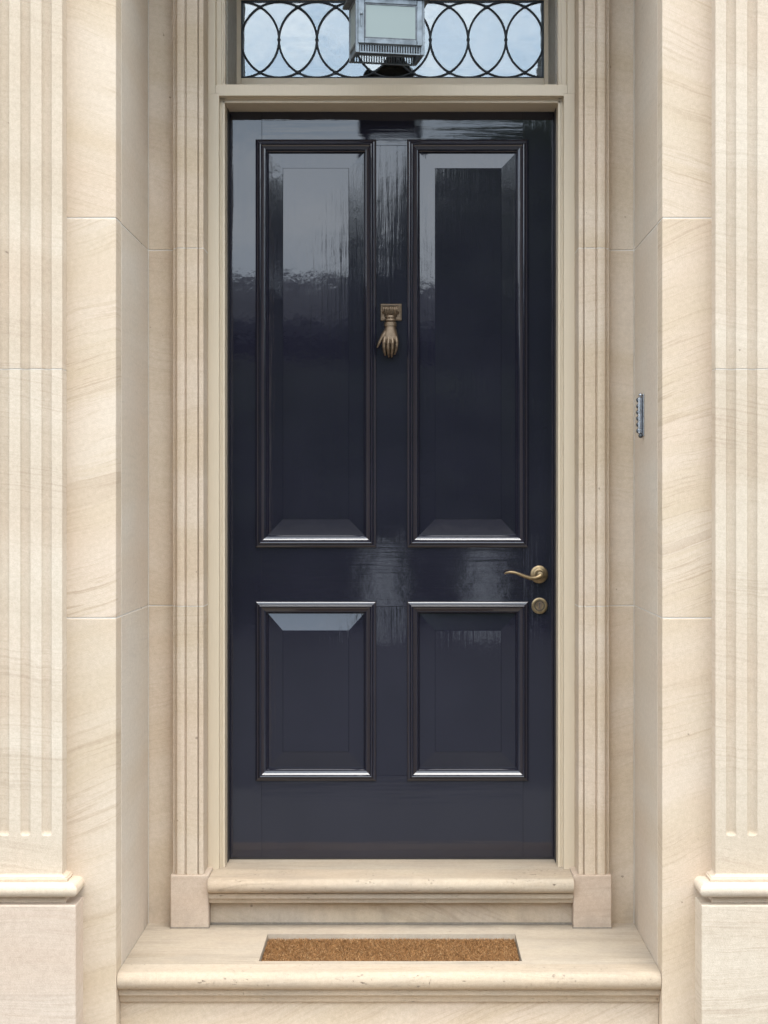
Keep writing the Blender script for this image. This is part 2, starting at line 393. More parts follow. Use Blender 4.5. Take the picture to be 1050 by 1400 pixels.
def pilaster(sgn, label):
    cx = sgn * PXC
    t = thing('fluted_pilaster', label, 'pilaster', (cx, -.04, 0), group='fluted stone pilasters beside the doorway')
    zb = CZ - .8655; zend = CZ - .765; zjt = PZ(504.5, YP)
    stone(t, shaft_bm(cx, zb, zjt - G, zend), [9, 10][sgn > 0], [.6, .6][sgn > 0], 'stone_fluted', 'shaft_stone', smooth=28)
    stone(t, shaft_bm(cx, zjt + G, ZW, zend), [12, 8][sgn > 0], [.6, .55][sgn > 0], 'stone_fluted', 'shaft_stone', smooth=28)
    obj('pointing', shaft_bm(cx, zjt - G, zjt + G, zend, .0012), 'mortar', t, smooth=28)
    hw = PXC - PXI
    path = [(cx - hw, .03), (cx - hw, YP), (cx + hw, YP), (cx + hw, .03)]
    path = path[::-1]
    pr = [(-.01, -.8655), (.0, -.8655), (.001, -.8685), (.004, -.8705), (.008, -.8716), (.012, -.8720), (.012, -.8745), (.0142, -.8748), (.0148, -.8755), (.0148, -.8815), (.0145, -.882)]
    pr += [(x, z) for x, z in arc(.0265, -.8985, .0165, 90, -90, 12)] + [(.010, -.9152), (.010, -.9316), (-.01, -.9316)]
    def sw(): return sweep([(o, CZ + z) for o, z in pr], [(2 * cx - x, y) for x, y in path][::1])
    b = sw()
    # choose the travel direction that pushes the moulding outwards
    if min(v.co.y for v in b.verts) > YP - .02: b.free(); b = sweep([(o, CZ + z) for o, z in pr], path)
    stone(t, b, 0, .6, 'stone', 'base_moulding', smooth=32)
    stone(t, box(cx - hw - .0395, cx + hw + .0395, YP - .0395, .02, 0, CZ - .932, .0022, seg=2), 0, .75, 'stone_fluted' if sgn > 0 else 'stone_pink', 'plinth_block')
    return t
pilaster(-1, 'fluted sandstone pilaster left of the doorway, pinkish banded plinth block below')
pilaster(1, 'fluted sandstone pilaster right of the doorway, plain pale plinth block below')

# ------------------------------------------------------------------ doorstep
t = thing('doorstep', 'wide pale sandstone doorstep with bullnose edge and inset mat well', 'step', (0, .25, 0))
mx0, mx1, my0, my1 = -.322, .326, .124, .397
yf = .006
nose = [(my0 - .03, ZT), (yf + .024, ZT)] + [(yf + .0215 - .0215 * math.sin(R(a)) * 1.0, ZT - .0215 + .0215 * math.cos(R(a))) for a in range(8, 181, 12)]
nose += [(yf + .030, ZT - .043), (yf + .026, ZT - .0455), (yf + .026, ZT - .059), (yf + .033, ZT - .061), (yf + .036, ZT - .064), (yf + .040, ZT - .078), (yf + .05, ZT - .080), (my0 - .03, ZT - .080)]
W = HW - .0008
NJ = -.0
b = prism(nose, 'x', -W, W)
stone(t, b, 0, .8, 'stone_nose', 'nosing', smooth=30)
def slab_ring():
    b = bmesh.new(); z0, z1 = ZT - .05, ZT
    xs = [-W, mx0, mx1, W]; ys = [my0 - .03, my0, my1, YB + .02]
    for iz, z in enumerate((z1, z0)):
        g = [[b.verts.new((x, y, z)) for y in ys] for x in xs]
        if iz == 0: top = g
        else: bot = g
        for i in range(3):
            for j in range(3):
                if (i, j) != (1, 1): b.faces.new((g[i][j], g[i + 1][j], g[i + 1][j + 1], g[i][j + 1]))
    for a, c in (((1, 1), (2, 1)), ((2, 1), (2, 2)), ((2, 2), (1, 2)), ((1, 2), (1, 1))):
        b.faces.new((top[a[0]][a[1]], top[c[0]][c[1]], bot[c[0]][c[1]], bot[a[0]][a[1]]))
    bmesh.ops.recalc_face_normals(b, faces=b.faces); return b
stone(t, slab_ring(), 0, .9, 'stone_tread', 'tread')
stone(t, box(-W, W, yf + .052, YB + .02, .185, ZT - .0815), -24, 1.0, 'stone', 'riser')
# lower step, below the picture
t2 = thing('lower_step', 'pale sandstone lower step in front of the doorstep', 'step', (0, -.2, 0))
stone(t2, box(-W - .0, W, -.34, yf + .0515, 0, .183, .008, seg=2), 0, .6, 'stone_tread', 'tread')

# mat
t = thing('doormat', 'brown coir doormat sunk into the doorstep below the navy door', 'doormat', (0, .26, ZT - .03))
obj('backing', box(mx0 + .002, mx1 - .002, my0 + .002, my1 - .003, ZT - .03, ZT - .017), 'coir_base', t)
vv, ff = [], []
for i in range(60000):
    x = random.uniform(mx0 + .004, mx1 - .005); y = random.uniform(my0 + .003, my1 - .007); z = ZT - .0175
    a = random.uniform(0, 2 * math.pi); h = random.uniform(.006, .0115); l = random.gauss(0, .0055); wd = random.uniform(.0003, .0006)
    dx, dy = math.cos(a) * wd, math.sin(a) * wd; lx, ly = random.gauss(0, .007), random.gauss(0, .007); k = len(vv)
    tx, ty = min(max(x + lx, mx0 + .002), mx1 - .002), min(max(y + ly, my0 + .002), my1 - .004)
    vv += [(x - dx, y - dy, z), (x + dx, y + dy, z), ((x + tx) / 2 + dx, (y + ty) / 2 + dy, z + h * .7), ((x + tx) / 2 - dx, (y + ty) / 2 - dy, z + h * .7), (tx, ty, z + h * .95)]
    ff += [(k, k + 1, k + 2, k + 3), (k + 3, k + 2, k + 4)]
me = bpy.data.meshes.new('bristles'); me.from_pydata(vv, [], ff); me.materials.append(M['coir'])
o = bpy.data.objects.new('bristles', me); col.objects.link(o); o.parent = t; o.location = -WL[t.name]; o['kind'] = 'stuff'

# ------------------------------------------------------------------ threshold
t = thing('threshold', 'sandstone door threshold with rounded weathered nosing under the navy door', 'threshold', (0, .5, ZT))
yf = .433
TW = .4835
nose = [(YFR + .0, ZS), (yf + .024, ZS)] + [(yf + .0195 - .0195 * math.sin(R(a)), ZS - .0195 + .0195 * math.cos(R(a))) for a in range(8, 181, 12)]
nose += [(yf + .026, ZS - .039), (yf + .022, ZS - .042), (yf + .022, ZS - .054), (yf + .030, ZS - .056), (yf + .034, ZS - .068), (yf + .05, ZS - .070), (YFR, ZS - .070)]
stone(t, prism(nose, 'x', -TW, TW), 0, .8, 'stone_nose', 'nosing', smooth=30)
stone(t, box(-.50, .50, YFR + .0005, .95, ZT + .01, ZS - .0003), 0, .5, 'stone_tread', 'sill_slab')
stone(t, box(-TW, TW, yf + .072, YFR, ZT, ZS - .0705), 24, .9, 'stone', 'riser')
obj('sealant', box(-TW, TW, yf + .068, yf + .0725, ZT + .0005, ZT + .005), 'mortar_grey', t)

# ------------------------------------------------------------------ stone architrave
t = thing('door_surround', 'moulded sandstone architrave framing the navy door on plain plinth blocks', 'door surround', (0, .5, ZT))
ZBK = CZ - .9777
za = [ZBK, PZ(829, YARCH), PZ(339, YARCH), CZ + 1.68]
def arch_prof(sgn):
    p = [(.4987, .600), (.4987, .4715), (.5000, .470), (.5100, .470), (.5112, .4712), (.5112, .478), (.5145, .478), (.5145, .4685)]
    p += [(.5165, .468), (.5430, .468), (.5436, .4725), (.5455, .4745), (.5475, .4745), (.5490, .4685)]
    p += [(.552, .4665), (.560, .4655), (.568, .4675), (.5725, .4735), (.5727, .481), (.5765, .481), (.5775, .479), (.5795, .479), (.5812, .481), (.5812, .5186), (.5812, .600)]
    return [(sgn * x, y) for x, y in p]
for s in (-1, 1):
    for i in range(3):
        stone(t, prism(arch_prof(s), 'z', za[i] + (G if i else .0003), za[i + 1] - G), [3, -8, 5][i], [.45, .3, .4][i], 'stone', 'architrave_stone', smooth=35)
    pm = [(x * .9985 + s * .0003, y + .0012) for x, y in arch_prof(s)]
    for i in (1, 2): obj('pointing', prism(pm, 'z', za[i] - G, za[i] + G), 'mortar', t)
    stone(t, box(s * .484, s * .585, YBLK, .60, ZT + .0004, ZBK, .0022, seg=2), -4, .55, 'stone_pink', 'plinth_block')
    obj('sealant', box(s * .482, s * .5865, YBLK - .002, YBLK + .01, ZT + .0003, ZT + .0035), 'mortar_grey', t)
hp = [(y, CZ + 1.68 + (abs(x) - .4987)) for x, y in arch_prof(1)]
stone(t, prism(hp, 'x', -.5812, .5812), 2, .4, 'stone', 'lintel_stone', smooth=35)

# ------------------------------------------------------------------ timber frame
t = thing('door_frame', 'cream painted timber frame and transom round the navy door', 'door frame', (0, .6, ZS))
ZH = CZ + 1.63; ZR0, ZR1 = CZ + 1.116, CZ + 1.146
for s in (-1, 1):
    pr = [(.4985, YFR + .0012), (.4973, YFR), (.4690, YFR), (.4680, YFR + .001), (.4680, YST - .003), (.4665, YST), (.4640, YST), (.4632, YST + .002), (.4618, YST + .002), (.4610, YST), (.4553, YST), (.4545, YST + .001), (.4545, .745), (.4545, .745), (.4985, .745)]
    obj('jamb', prism([(s * x, y) for x, y in pr if True], 'z', ZS + .0002, ZR0 + .006), 'cream', t)
    pr2 = [(.4985, YFR + .0012), (.4973, YFR), (.4790, YFR), (.4780, YFR + .001), (.4780, YST - .003), (.4765, YST), (.464, YST), (.463, YST + .006), (.459, YST + .007), (.458, YST + .012), (.4555, YST + .013), (.4555, YG + .05), (.4985, YG + .05)]
    obj('jamb', prism([(s * x, y) for x, y in pr2], 'z', ZR0 + .0065, CZ + 1.68), 'cream', t)
    obj('dark_jamb_strip', box(s * .4545, s * .4528, YST + .062, YD - .0005, ZS + .001, ZR0 - .014), 'dark_trim', t)  # thin dark strip along the back of the jamb return
    obj('reveal_lining', box(s * .4553, s * .452, YST + .05, YG - .006, ZR1 + .0045, ZH + .05), 'cream_worn', t)
tr = [(YFR, ZR0 + .001), (YFR, ZR1 - .001), (YFR + .0015, ZR1), (YFR + .012, ZR1 + .0005), (YFR + .013, ZR1 + .004), (YG + .05, ZR1 + .004), (YG + .05, CZ + 1.1026), (YST + .001, CZ + 1.1026), (YST, CZ + 1.1036), (YST, CZ + 1.1085), (YST + .0015, CZ + 1.1095), (YST + .0015, CZ + 1.111), (YST, CZ + 1.112), (YST, ZR0 - .001), (YST - .003, ZR0), (YFR + .001, ZR0)]
tb = prism([(y, z) for y, z in tr], 'x', -.468, .468)
obj('transom_rail', tb, 'cream', t)
obj('transom_lip', box(-.4775, -.4683, YFR + .0004, YST, ZR0 + .0068, ZR1 - .0004), 'cream', t); obj('transom_lip', box(.4683, .4775, YFR + .0004, YST, ZR0 + .0068, ZR1 - .0004), 'cream', t)
obj('head_rail', prism([(YFR, ZH + .008), (YFR, CZ + 1.68), (YG + .05, CZ + 1.68), (YG + .05, ZH + .02), (YST + .02, ZH), (YST + .002, ZH), (YST, ZH + .002), (YST, ZH + .007)], 'x', -.4555, .4555), 'cream', t)

# ------------------------------------------------------------------ fanlight
t = thing('fanlight_window', 'leaded fanlight of interlaced circles above the navy door', 'fanlight window', (0, YG, ZR1))
RC = .11; GZ = CZ + 1.358; GW = .44; GH = .1135
ys0 = YG - .012
sf = box(-.4545, -GW, ys0, YG + .03, ZR1 + .005, GZ + .28, .0015); merge(sf, box(GW, .4545, ys0, YG + .03, ZR1 + .005, GZ + .28, .0015))
merge(sf, box(-GW, GW, ys0 + .0006, YG + .0294, ZR1 + .0055, GZ - GH, .0015)); merge(sf, box(-GW, GW, ys0 + .0006, YG + .0294, GZ + GH, GZ + .2795, .0015))
obj('sash_frame', sf, 'cream', t)
def pane(pts):
    cxm = sum(p[0] for p in pts) / len(pts); czm = sum(p[1] for p in pts) / len(pts)
    b = prism([(x, z) for x, z in pts], 'y', YG + .0005, YG + .0035)
    rx, rz = random.gauss(0, .6), random.gauss(0, .6)
    mt = Matrix.Translation((cxm, YG, czm)) @ Matrix.Rotation(R(rx), 4, 'X') @ Matrix.Rotation(R(rz), 4, 'Z') @ Matrix.Translation((-cxm, -YG, -czm))
    xf(b, mt); obj('pane', b, 'pane', t)
cs = [-GW + RC * k for k in range(9)]
A = lambda k, a0, a1, n=10: [(x, GZ + z) for x, z in arc(cs[k], 0, RC, a0, a1, n)]
for k in range(8):
    pane(A(k, -60, 60) + A(k + 1, 120, 240)[1:-1])
    for s in (1, -1):
        f = lambda L_: [(x, GZ + (z - GZ) * s) for x, z in L_]
        pane(f(A(k, 60, 90, 6) + [(cs[k], GZ + GH), (cs[k + 1], GZ + GH)] + A(k + 1, 90, 120, 6)[:-1]))
for k in range(9):
    for s in (1, -1):
        f = lambda L_: [(x, GZ + (z - GZ) * s) for x, z in L_]
        if k == 0: pts = A(0, 90, 60, 5) + A(1, 120, 180)[1:]
        elif k == 8: pts = A(8, 90, 120, 5) + A(7, 60, 0)[1:]
        else: pts = A(k, 120, 60) + A(k + 1, 120, 180)[1:] + A(k - 1, 0, 60)[1:-1]
        pane(f(pts))
for k in range(9):
    a0, a1 = (0, 360) if 0 < k < 8 else ((-90, 90) if k == 0 else (90, 270))
    pts = [(x, YG - .0012 - .0006 * (k % 2), GZ + z) for x, z in arc(cs[k], 0, RC, a0, a1, 56 if a1 - a0 == 360 else 28)]
    b = tube(pts, .0031, 8, caps=not (a1 - a0 == 360)); obj('lead_came', b, 'lead', t, smooth=60)
jn = bmesh.new()
for k in range(8):
    for s in (1, -1): merge(jn, ball((cs[k] + RC / 2, YG - .002, GZ + s * .866 * RC), .0056, (1, .6, 1), 10, 6))
for k in range(1, 8): merge(jn, ball((cs[k], YG - .002, GZ), .0056, (1, .6, 1), 10, 6))
obj('solder_joints', jn, 'lead', t, smooth=60)
bd = bmesh.new()
for (x0, x1, z0, z1) in ((-GW, -GW + .006, GZ - GH, GZ + GH), (GW - .006, GW, GZ - GH, GZ + GH), (-GW + .006, GW - .006, GZ - GH, GZ - GH + .005), (-GW + .006, GW - .006, GZ + GH - .005, GZ + GH)):
    box(x0, x1, YG - .003, YG + .004, z0, z1, 0, bd)
obj('border_came', bd, 'lead', t)
# dark hall behind
b = box(-.62, .62, .96, 3.2, ZT, CZ + 1.85)
for f in [f for f in b.faces if f.normal.y < -.9]: b.faces.remove(f)
for f in b.faces: f.normal_flip()
struct(obj('hall_interior', b, 'dark'))

# ------------------------------------------------------------------ front door
door = thing('front_door', 'navy blue gloss four panelled door with brass furniture', 'door', (0, YD, ZS))
yb = YD + .045
def dx(p): return PX(p, YD)
def dz(p): return PZ(p, YD)
xl0, xl1, xr0, xr1 = dx(358), dx(506), dx(565), dx(715)
uz0, uz1, lz0, lz1 = dz(741), dz(199), dz(1060), dz(829)
ZD0 = ZS + .005; ZD1 = CZ + 1.120
e = .0006
obj('stile', box(-.4525, xl0, YD, yb, ZD0, ZD1, e), 'navy_v', door)
obj('stile', box(xr1, .4525, YD, yb, ZD0, ZD1, e), 'navy_v', door)
obj('top_rail', box(xl0, xr1, YD + .0003, yb, uz1, ZD1, e), 'navy_h', door)
obj('lock_rail', box(xl0, xr1, YD + .0003, yb, lz1, uz0, e), 'navy_h', door)
obj('bottom_rail', box(xl0, xr1, YD + .0001, yb, ZD0, lz0, .0002), 'navy_h', door)
obj('muntin', box(xl1, xr0, YD + .0001, yb, uz0, uz1, e), 'navy_v', door)
obj('muntin', box(xl1, xr0, YD + .0001, yb, lz0, lz1, e), 'navy_v', door)
obj('door_bottom_seal', box(-.4525, .4525, YD + .002, yb, ZS + .0003, ZD0 - .0002), 'dark_trim', door)
def panel(x0, x1, z0, z1, fx0, fx1, fz0, fz1):
    # x0..z1 outer edge of moulding; f* raised field, all in metres
    mw = .0335                                  # moulding width
    ix0, ix1, iz0, iz1 = x0 + mw, x1 - mw, z0 + mw, z1 - mw
    b = bmesh.new(); ye, yfl = YD + .0106, YD + .0025; st = .0012
    def rect(a0, a1, c0, c1, y): return [b.verts.new(v) for v in ((a0, y, c0), (a1, y, c0), (a1, y, c1), (a0, y, c1))]
    r0 = rect(ix0 - .006, ix1 + .006, iz0 - .006, iz1 + .006, ye + .001); r1 = rect(fx0, fx1, fz0, fz1, yfl + st); r2 = rect(fx0 + .0011, fx1 - .0011, fz0 + .0011, fz1 - .0011, yfl)
    for A_, B_ in ((r0, r1), (r1, r2)):
        for i in range(4): b.faces.new((A_[i], A_[(i + 1) % 4], B_[(i + 1) % 4], B_[i]))
    b.faces.new(r2); bk = rect(ix0 - .006, ix1 + .006, iz0 - .006, iz1 + .006, yb - .008)
    for i in range(4): b.faces.new((r0[i], bk[i], bk[(i + 1) % 4], r0[(i + 1) % 4]))
    b.faces.new(bk[::-1]); bmesh.ops.recalc_face_normals(b, faces=b.faces)
    p = obj('panel', b, 'navy_v', door)
    # bolection moulding: (distance in from the outer edge, height out from the door face)
    q = [(0, -.001), (0, .0035), (.0006, .0043), (.0072, .0066), (.0083, .0068), (.0090, .0092), (.0108, .0125), (.0130, .0135), (.0152, .0128), (.0160, .0098), (.0168, .0088), (.0274, .0042), (.0280, .0028), (.0294, .0026), (.0303, .0000), (.0335, -.0030), (.0335, -.0135)]
    path = [(x0, z0), (x1, z0), (x1, z1), (x0, z1)]
    b = sweep([(-o, YD - h) for o, h in q], path, closed=True, plane='xz')
    obj('panel_moulding', b, 'navy_v', p, smooth=38)
PY = dx
for (a, c, d, f) in ((349.5, 514.5, 386.5, 477), (556.5, 722.5, 594.7, 685.5)):
    panel(dx(a), dx(c), dz(748.5), dz(191), dx(d), dx(f), dz(710), dz(229.5))
    panel(dx(a), dx(c), dz(1067.5), dz(822), dx(d), dx(f), dz(1028.5), dz(862))

# handle
hx, hz = dx(737), dz(785.3)
hd = obj('door_handle', lathe_y([(.0246, 0), (.0250, .002), (.0243, .0050), (.0222, .0066), (.0180, .0070), (.0168, .0082), (.0150, .0092), (.0125, .0094), (.0112, .0110), (.0105, .020), (.0105, .034), (.0085, .0385), (.004, .0395)], hx, hz, YD), 'brass', door, smooth=35)
lp = [(738, 786.5, .034), (734, 788.6, .037), (729, 790, .040), (723, 789.5, .043), (716, 787.2, .044), (709, 784.3, .045), (702, 782, .045), (696, 781.3, .045), (691.5, 782, .044), (689, 783.6, .042)]
b = tube([(PX(x, YD), YD - o_, PZ(z, YD)) for x, z, o_ in lp], [.0075, .0070, .0058, .0050, .0046, .0043, .0040, .0036, .0032, .0022], 14)
obj('lever', b, 'brass', hd, smooth=50)
cx_, cz_ = dx(737.4), dz(828)
cy = obj('lock', lathe_y([(.0226, 0), (.0228, .005), (.0222, .0075), (.0200, .0085), (.0172, .0085), (.0165, .0065), (.001, .0062)], cx_, cz_, YD), 'brass', door, smooth=35)
pr = arc(cx_, cz_ + .004, .0085, -50, 230, 20) + [(cx_ - .0042, cz_ - .0135), (cx_ + .0042, cz_ - .0135)]
obj('cylinder_face', prism(pr, 'y', YD - .0088, YD - .004), 'bronze', cy, smooth=35)
obj('keyhole', merge(box(cx_ - .0012, cx_ + .0012, YD - .0092, YD - .005, cz_ - .007, cz_ + .006), ball((cx_, YD - .0085, cz_ + .006), .0026, (1, .4, 1), 10, 6)), 'dark_trim', cy)
rg = [(cx_ + .0165 * math.cos(R(a)) * .8, YD - .0078, cz_ + .0165 * math.sin(R(a)) * .8) for a in range(0, 361, 12)]
obj('cylinder_ring', tube(rg, .0012, 6), 'dark_trim', cy, smooth=60)

# knocker: plate, scroll, ringed cuff and a hanging hand
YK = YD
def kp(x, z, o_): return Vector((PX(x, YK), YK - o_, PZ(z, YK)))
a = kp(520.3, 438.5, 0); c = kp(549.2, 415.5, 0)
kb = box(a.x, c.x, YK - .005, YK, a.z, c.z, .0012)
a2 = kp(522, 436.8, 0); c2 = kp(547.5, 417.2, 0)
kn = obj('door_knocker', merge(kb, box(a2.x, c2.x, YK - .0068, YK - .004, a2.z, c2.z, .0012)), 'bronze', door)
b = bmesh.new()
for i, xx in enumerate([523.8, 526.4, 529, 531.6, 534.2, 536.8, 539.4, 542, 544.2]):
    edge = i in (0, 8); h = .021 if not edge else .017
    merge(b, tube([kp(xx, 419.6, .006), kp(xx, 419.0, h * .7), kp(xx, 420.6, h), kp(xx * .93 + 534 * .07, 425, h + .002), kp(xx * .8 + 534 * .2, 430, h - .003), kp(xx * .62 + 534 * .38, 434, h - .005)], [.0016, .0026, .0030, .0029, .0026, .0020], 8))
merge(b, ball(kp(534, 426, .009), .016, (1.0, .55, .95)))
merge(b, tube([kp(522.6, 426, .011), kp(545.6, 426, .011)], .0058, 12))
obj('scroll', b, 'bronze', kn, smooth=50)
prof = [(432.5, 6.3), (434, 7.0), (435.4, 7.3), (436.4, 6.6), (437.2, 7.6), (439.2, 8.3), (440.4, 7.2), (441, 6.6), (441.8, 8.2), (446, 8.9), (447.2, 8.8), (447.8, 7.8), (448.8, 8.0)]
b = bmesh.new(); rings = []
for z, r_ in prof:
    c0 = kp(533.8, z, .019); rm = r_ / 490
    rings.append([b.verts.new(c0 + Vector((math.cos(2 * math.pi * j / 24) * rm, math.sin(2 * math.pi * j / 24) * rm * .75, 0))) for j in range(24)])
for A_, B_ in zip(rings, rings[1:]):
    for j in range(24): b.faces.new((A_[j], A_[(j + 1) % 24], B_[(j + 1) % 24], B_[j]))
b.faces.new(rings[0]); b.faces.new(rings[-1]); bmesh.ops.recalc_face_normals(b, faces=b.faces)
obj('cuff', b, 'bronze', kn, smooth=40)
b = bmesh.new()
def ell(x, z, o_, rx, ry, rz): merge(b, ball(kp(x, z, o_), 1.0, (rx / 490, ry / 490, rz / 490), 20, 14))
sh = [(533.8, 446.5, .0190, 7.4, 5.4), (533.8, 450, .0195, 7.9, 5.6), (533.6, 454, .0205, 8.9, 5.7), (533.6, 458, .0215, 9.9, 5.6), (533.8, 462, .0230, 10.6, 5.3), (534, 465.5, .0245, 10.5, 4.8), (534, 468, .0255, 9.6, 3.4)]
pb = bmesh.new(); rings = []
for x, z, o_, rx, ry in sh:
    c0 = kp(x, z, o_); rings.append([pb.verts.new(c0 + Vector((math.cos(2 * math.pi * j / 24) * rx / 490, math.sin(2 * math.pi * j / 24) * ry / 490, 0))) for j in range(24)])
for A_, B_ in zip(rings, rings[1:]):
    for j in range(24): pb.faces.new((A_[j], A_[(j + 1) % 24], B_[(j + 1) % 24], B_[j]))
pb.faces.new(rings[0]); pb.faces.new(rings[-1]); bmesh.ops.recalc_face_normals(pb, faces=pb.faces); merge(b, pb)
fing = [
    [(526.2, 463, .026), (525.4, 470, .0300), (525.2, 476, .0300), (526.0, 482, .0260), (527.0, 486.2, .0200)],
    [(531.4, 463, .028), (531.0, 471, .0335), (530.8, 478, .0335), (531.2, 484, .0290), (531.8, 488.2, .0220)],
    [(536.8, 463, .028), (536.9, 471, .0330), (536.5, 478, .0330), (536.0, 484, .0285), (535.6, 488.2, .0220)],
    [(541.6, 462, .025), (542.6, 469, .0285), (542.4, 475, .0285), (541.2, 481, .0250), (539.6, 485.2, .0195)]]
for i, f_ in enumerate(fing):
    P = [kp(*q) for q in f_]; rs = [q / 490 for q in (2.9, 2.7, 2.35, 2.1, 1.5)]
    if i == 3: rs = [q * .9 for q in rs]
    merge(b, tube(P, rs, 12)); 
    for q, r_ in zip(P, rs): merge(b, ball(q, r_, (1, 1, 1), 10, 8))
P = [kp(*q) for q in [(528.5, 455, .020), (524.6, 460, .0215), (521.2, 465.5, .023), (518.3, 471, .0235), (516.2, 475.5, .022)]]
rs = [q / 490 for q in (4.6, 3.8, 2.5, 2.0, 1.2)]
merge(b, tube(P, rs, 12))
for q, r_ in zip(P, rs): merge(b, ball(q, r_, (1, 1, 1), 10, 8))
hand = obj('hand', b, 'bronze', kn)
md = hand.modifiers.new('remesh', 'REMESH'); md.mode = 'VOXEL'; md.voxel_size = .00065; md.use_smooth_shade = True
sm = hand.modifiers.new('smooth', 'SMOOTH'); sm.factor = .5; sm.iterations = 3
obj('ball', ball(kp(533.4, 477, .0125), .0150, (1, .75, 1)), 'bronze', kn, smooth=60)

# ------------------------------------------------------------------ lantern
LX, LY, LZ = -0.0095, 4.44 - D0, CZ + 1.132
lan = thing('hanging_lantern', 'square grey zinc lantern with frosted glass hanging before the fanlight', 'lantern', (LX, LY, LZ))
RM = Matrix.Translation((LX, LY, LZ)) @ Matrix.Rotation(R(10.5), 4, 'Z')   # local: x width, y depth (front -), z up from skirt bottom
lw, ld, lh = .0875, .056, .140
def lo(name, b, mat, parent=lan, smooth=None): return obj(name, xf(b, RM), mat, parent, smooth=smooth)
b = bmesh.new()
for sx in (-1, 1):
    for sy in (-1, 1): box(min(sx * lw, sx * (lw - .010)), max(sx * lw, sx * (lw - .010)), min(sy * ld, sy * (ld - .010)), max(sy * ld, sy * (ld - .010)), 0, lh, .0012, b)
for sy in (-1, 1):
    y0, y1 = (-ld + .0006, -ld + .008) if sy < 0 else (ld - .008, ld - .0006)
    box(-lw + .0103, lw - .0103, y0, y1, lh - .010, lh, .001, b); box(-lw + .0103, lw - .0103, y0, y1, .0205, .029, .001, b); box(-lw + .0103, lw - .0103, y0, y1, 0, .0035, .0005, b)
for sx in (-1, 1):
    x0, x1 = (-lw + .0006, -lw + .008) if sx < 0 else (lw - .008, lw - .0006)
    box(x0, x1, -ld + .0103, ld - .0103, lh - .010, lh, .001, b); box(x0, x1, -ld + .0103, ld - .0103, .0205, .029, .001, b); box(x0, x1, -ld + .0103, ld - .0103, 0, .0035, .0005, b)
lo('frame', b, 'zinc')
# glazed front door of the lantern
b = bmesh.new()
for (x0, x1, z0, z1) in ((-lw + .006, -lw + .022, .0225, lh - .004), (lw - .020, lw - .006, .0225, lh - .004), (-lw + .0223, lw - .0203, .0225, .036), (-lw + .0223, lw - .0203, lh - .017, lh - .004)):
    box(x0, x1, -ld - .0045, -ld - .0002, z0, z1, .0014, b)
fd = lo('lantern_door', b, 'zinc')
b = bmesh.new()
for (x0, x1, z0, z1) in ((-lw + .0223, -lw + .0255, .0363, lh - .0173), (lw - .0235, lw - .0203, .0363, lh - .0173), (-lw + .0256, lw - .0236, .0363, .0393), (-lw + .0256, lw - .0236, lh - .0203, lh - .0173)):
    box(x0, x1, -ld - .0028, -ld + .001, z0, z1, .0006, b)
lo('glazing_bead', b, 'zinc_dark', fd)
lo('glass_pane', box(-lw + .0256, lw - .0236, -ld - .0012, -ld + .0012, .0395, lh - .0205), 'frosted', fd)
lo('catch', merge(ball((-lw + .014, -ld - .006, .095), .0042, (1, .8, 1), 12, 8), box(-lw + .0125, -lw + .0155, -ld - .007, -ld - .004, .064, .094, .0006)), 'zinc', fd)
lo('glass_pane', box(-lw + .0025, -lw + .005, -ld + .0104, ld - .0104, .0292, lh - .0102), 'frosted')
lo('glass_pane', box(lw - .005, lw - .0025, -ld + .0104, ld - .0104, .0292, lh - .0102), 'frosted')
lo('glass_pane', box(-lw + .0104, lw - .0104, ld - .005, ld - .0025, .0292, lh - .0102), 'frosted')
b = bmesh.new(); n = 24
for i in range(n):
    x = -lw + .013 + (2 * lw - .026) * i / (n - 1)
    for sy in (-1, 1): y = sy * (ld - .004); box(x - .0016, x + .0016, y - .0015, y + .0015, .0036, .0204, 0, b)
n = 14
for i in range(n):
    y = -ld + .013 + (2 * ld - .026) * i / (n - 1)
    for sx in (-1, 1): x = sx * (lw - .004); box(x - .0015, x + .0015, y - .0016, y + .0016, .0036, .0204, 0, b)
lo('vent_grille', b, 'zinc')
lo('floor_plate', box(-lw + .0085, lw - .0085, -ld + .0085, ld - .0085, .0215, .0235), 'zinc_dark')
# roof with a flared eave
b = bmesh.new(); lvls = [(1.16, lh - .001), (1.17, lh + .004), (1.05, lh + .010), (.98, lh + .034), (.95, lh + .050), (.95, lh + .118), (1.08, lh + .122), (1.08, lh + .132), (1.0, lh + .150), (.80, lh + .185), (.42, lh + .215), (.14, lh + .228)]
rings = [[b.verts.new((sx * lw * k, sy * ld * (k if k < 1 else 1 + (k - 1) * 1.4), z)) for sx, sy in ((-1, -1), (1, -1), (1, 1), (-1, 1))] for k, z in lvls]
for A_, B_ in zip(rings, rings[1:]):
    for j in range(4): b.faces.new((A_[j], A_[(j + 1) % 4], B_[(j + 1) % 4], B_[j]))
b.faces.new(rings[0][::-1]); b.faces.new(rings[-1]); bmesh.ops.recalc_face_normals(b, faces=b.faces)
lo('roof', b, 'zinc_dark')
# chain
b = bmesh.new(); z = lh + .232; k = 0
while LZ + z < ZTOP - .012:
    pts = [(math.cos(a * math.pi / 8) * .006 * (1 - k % 2), math.cos(a * math.pi / 8) * .006 * (k % 2), z + .009 * math.sin(a * math.pi / 8)) for a in range(17)]
    merge(b, tube(pts, .0016, 6)); z += .0135; k += 1
lo('chain', b, 'zinc_dark', smooth=60)
lo('ceiling_rose', box(-.03, .03, -.03, .03, ZTOP - LZ - .012, ZTOP - LZ - .0005, .003), 'zinc_dark')

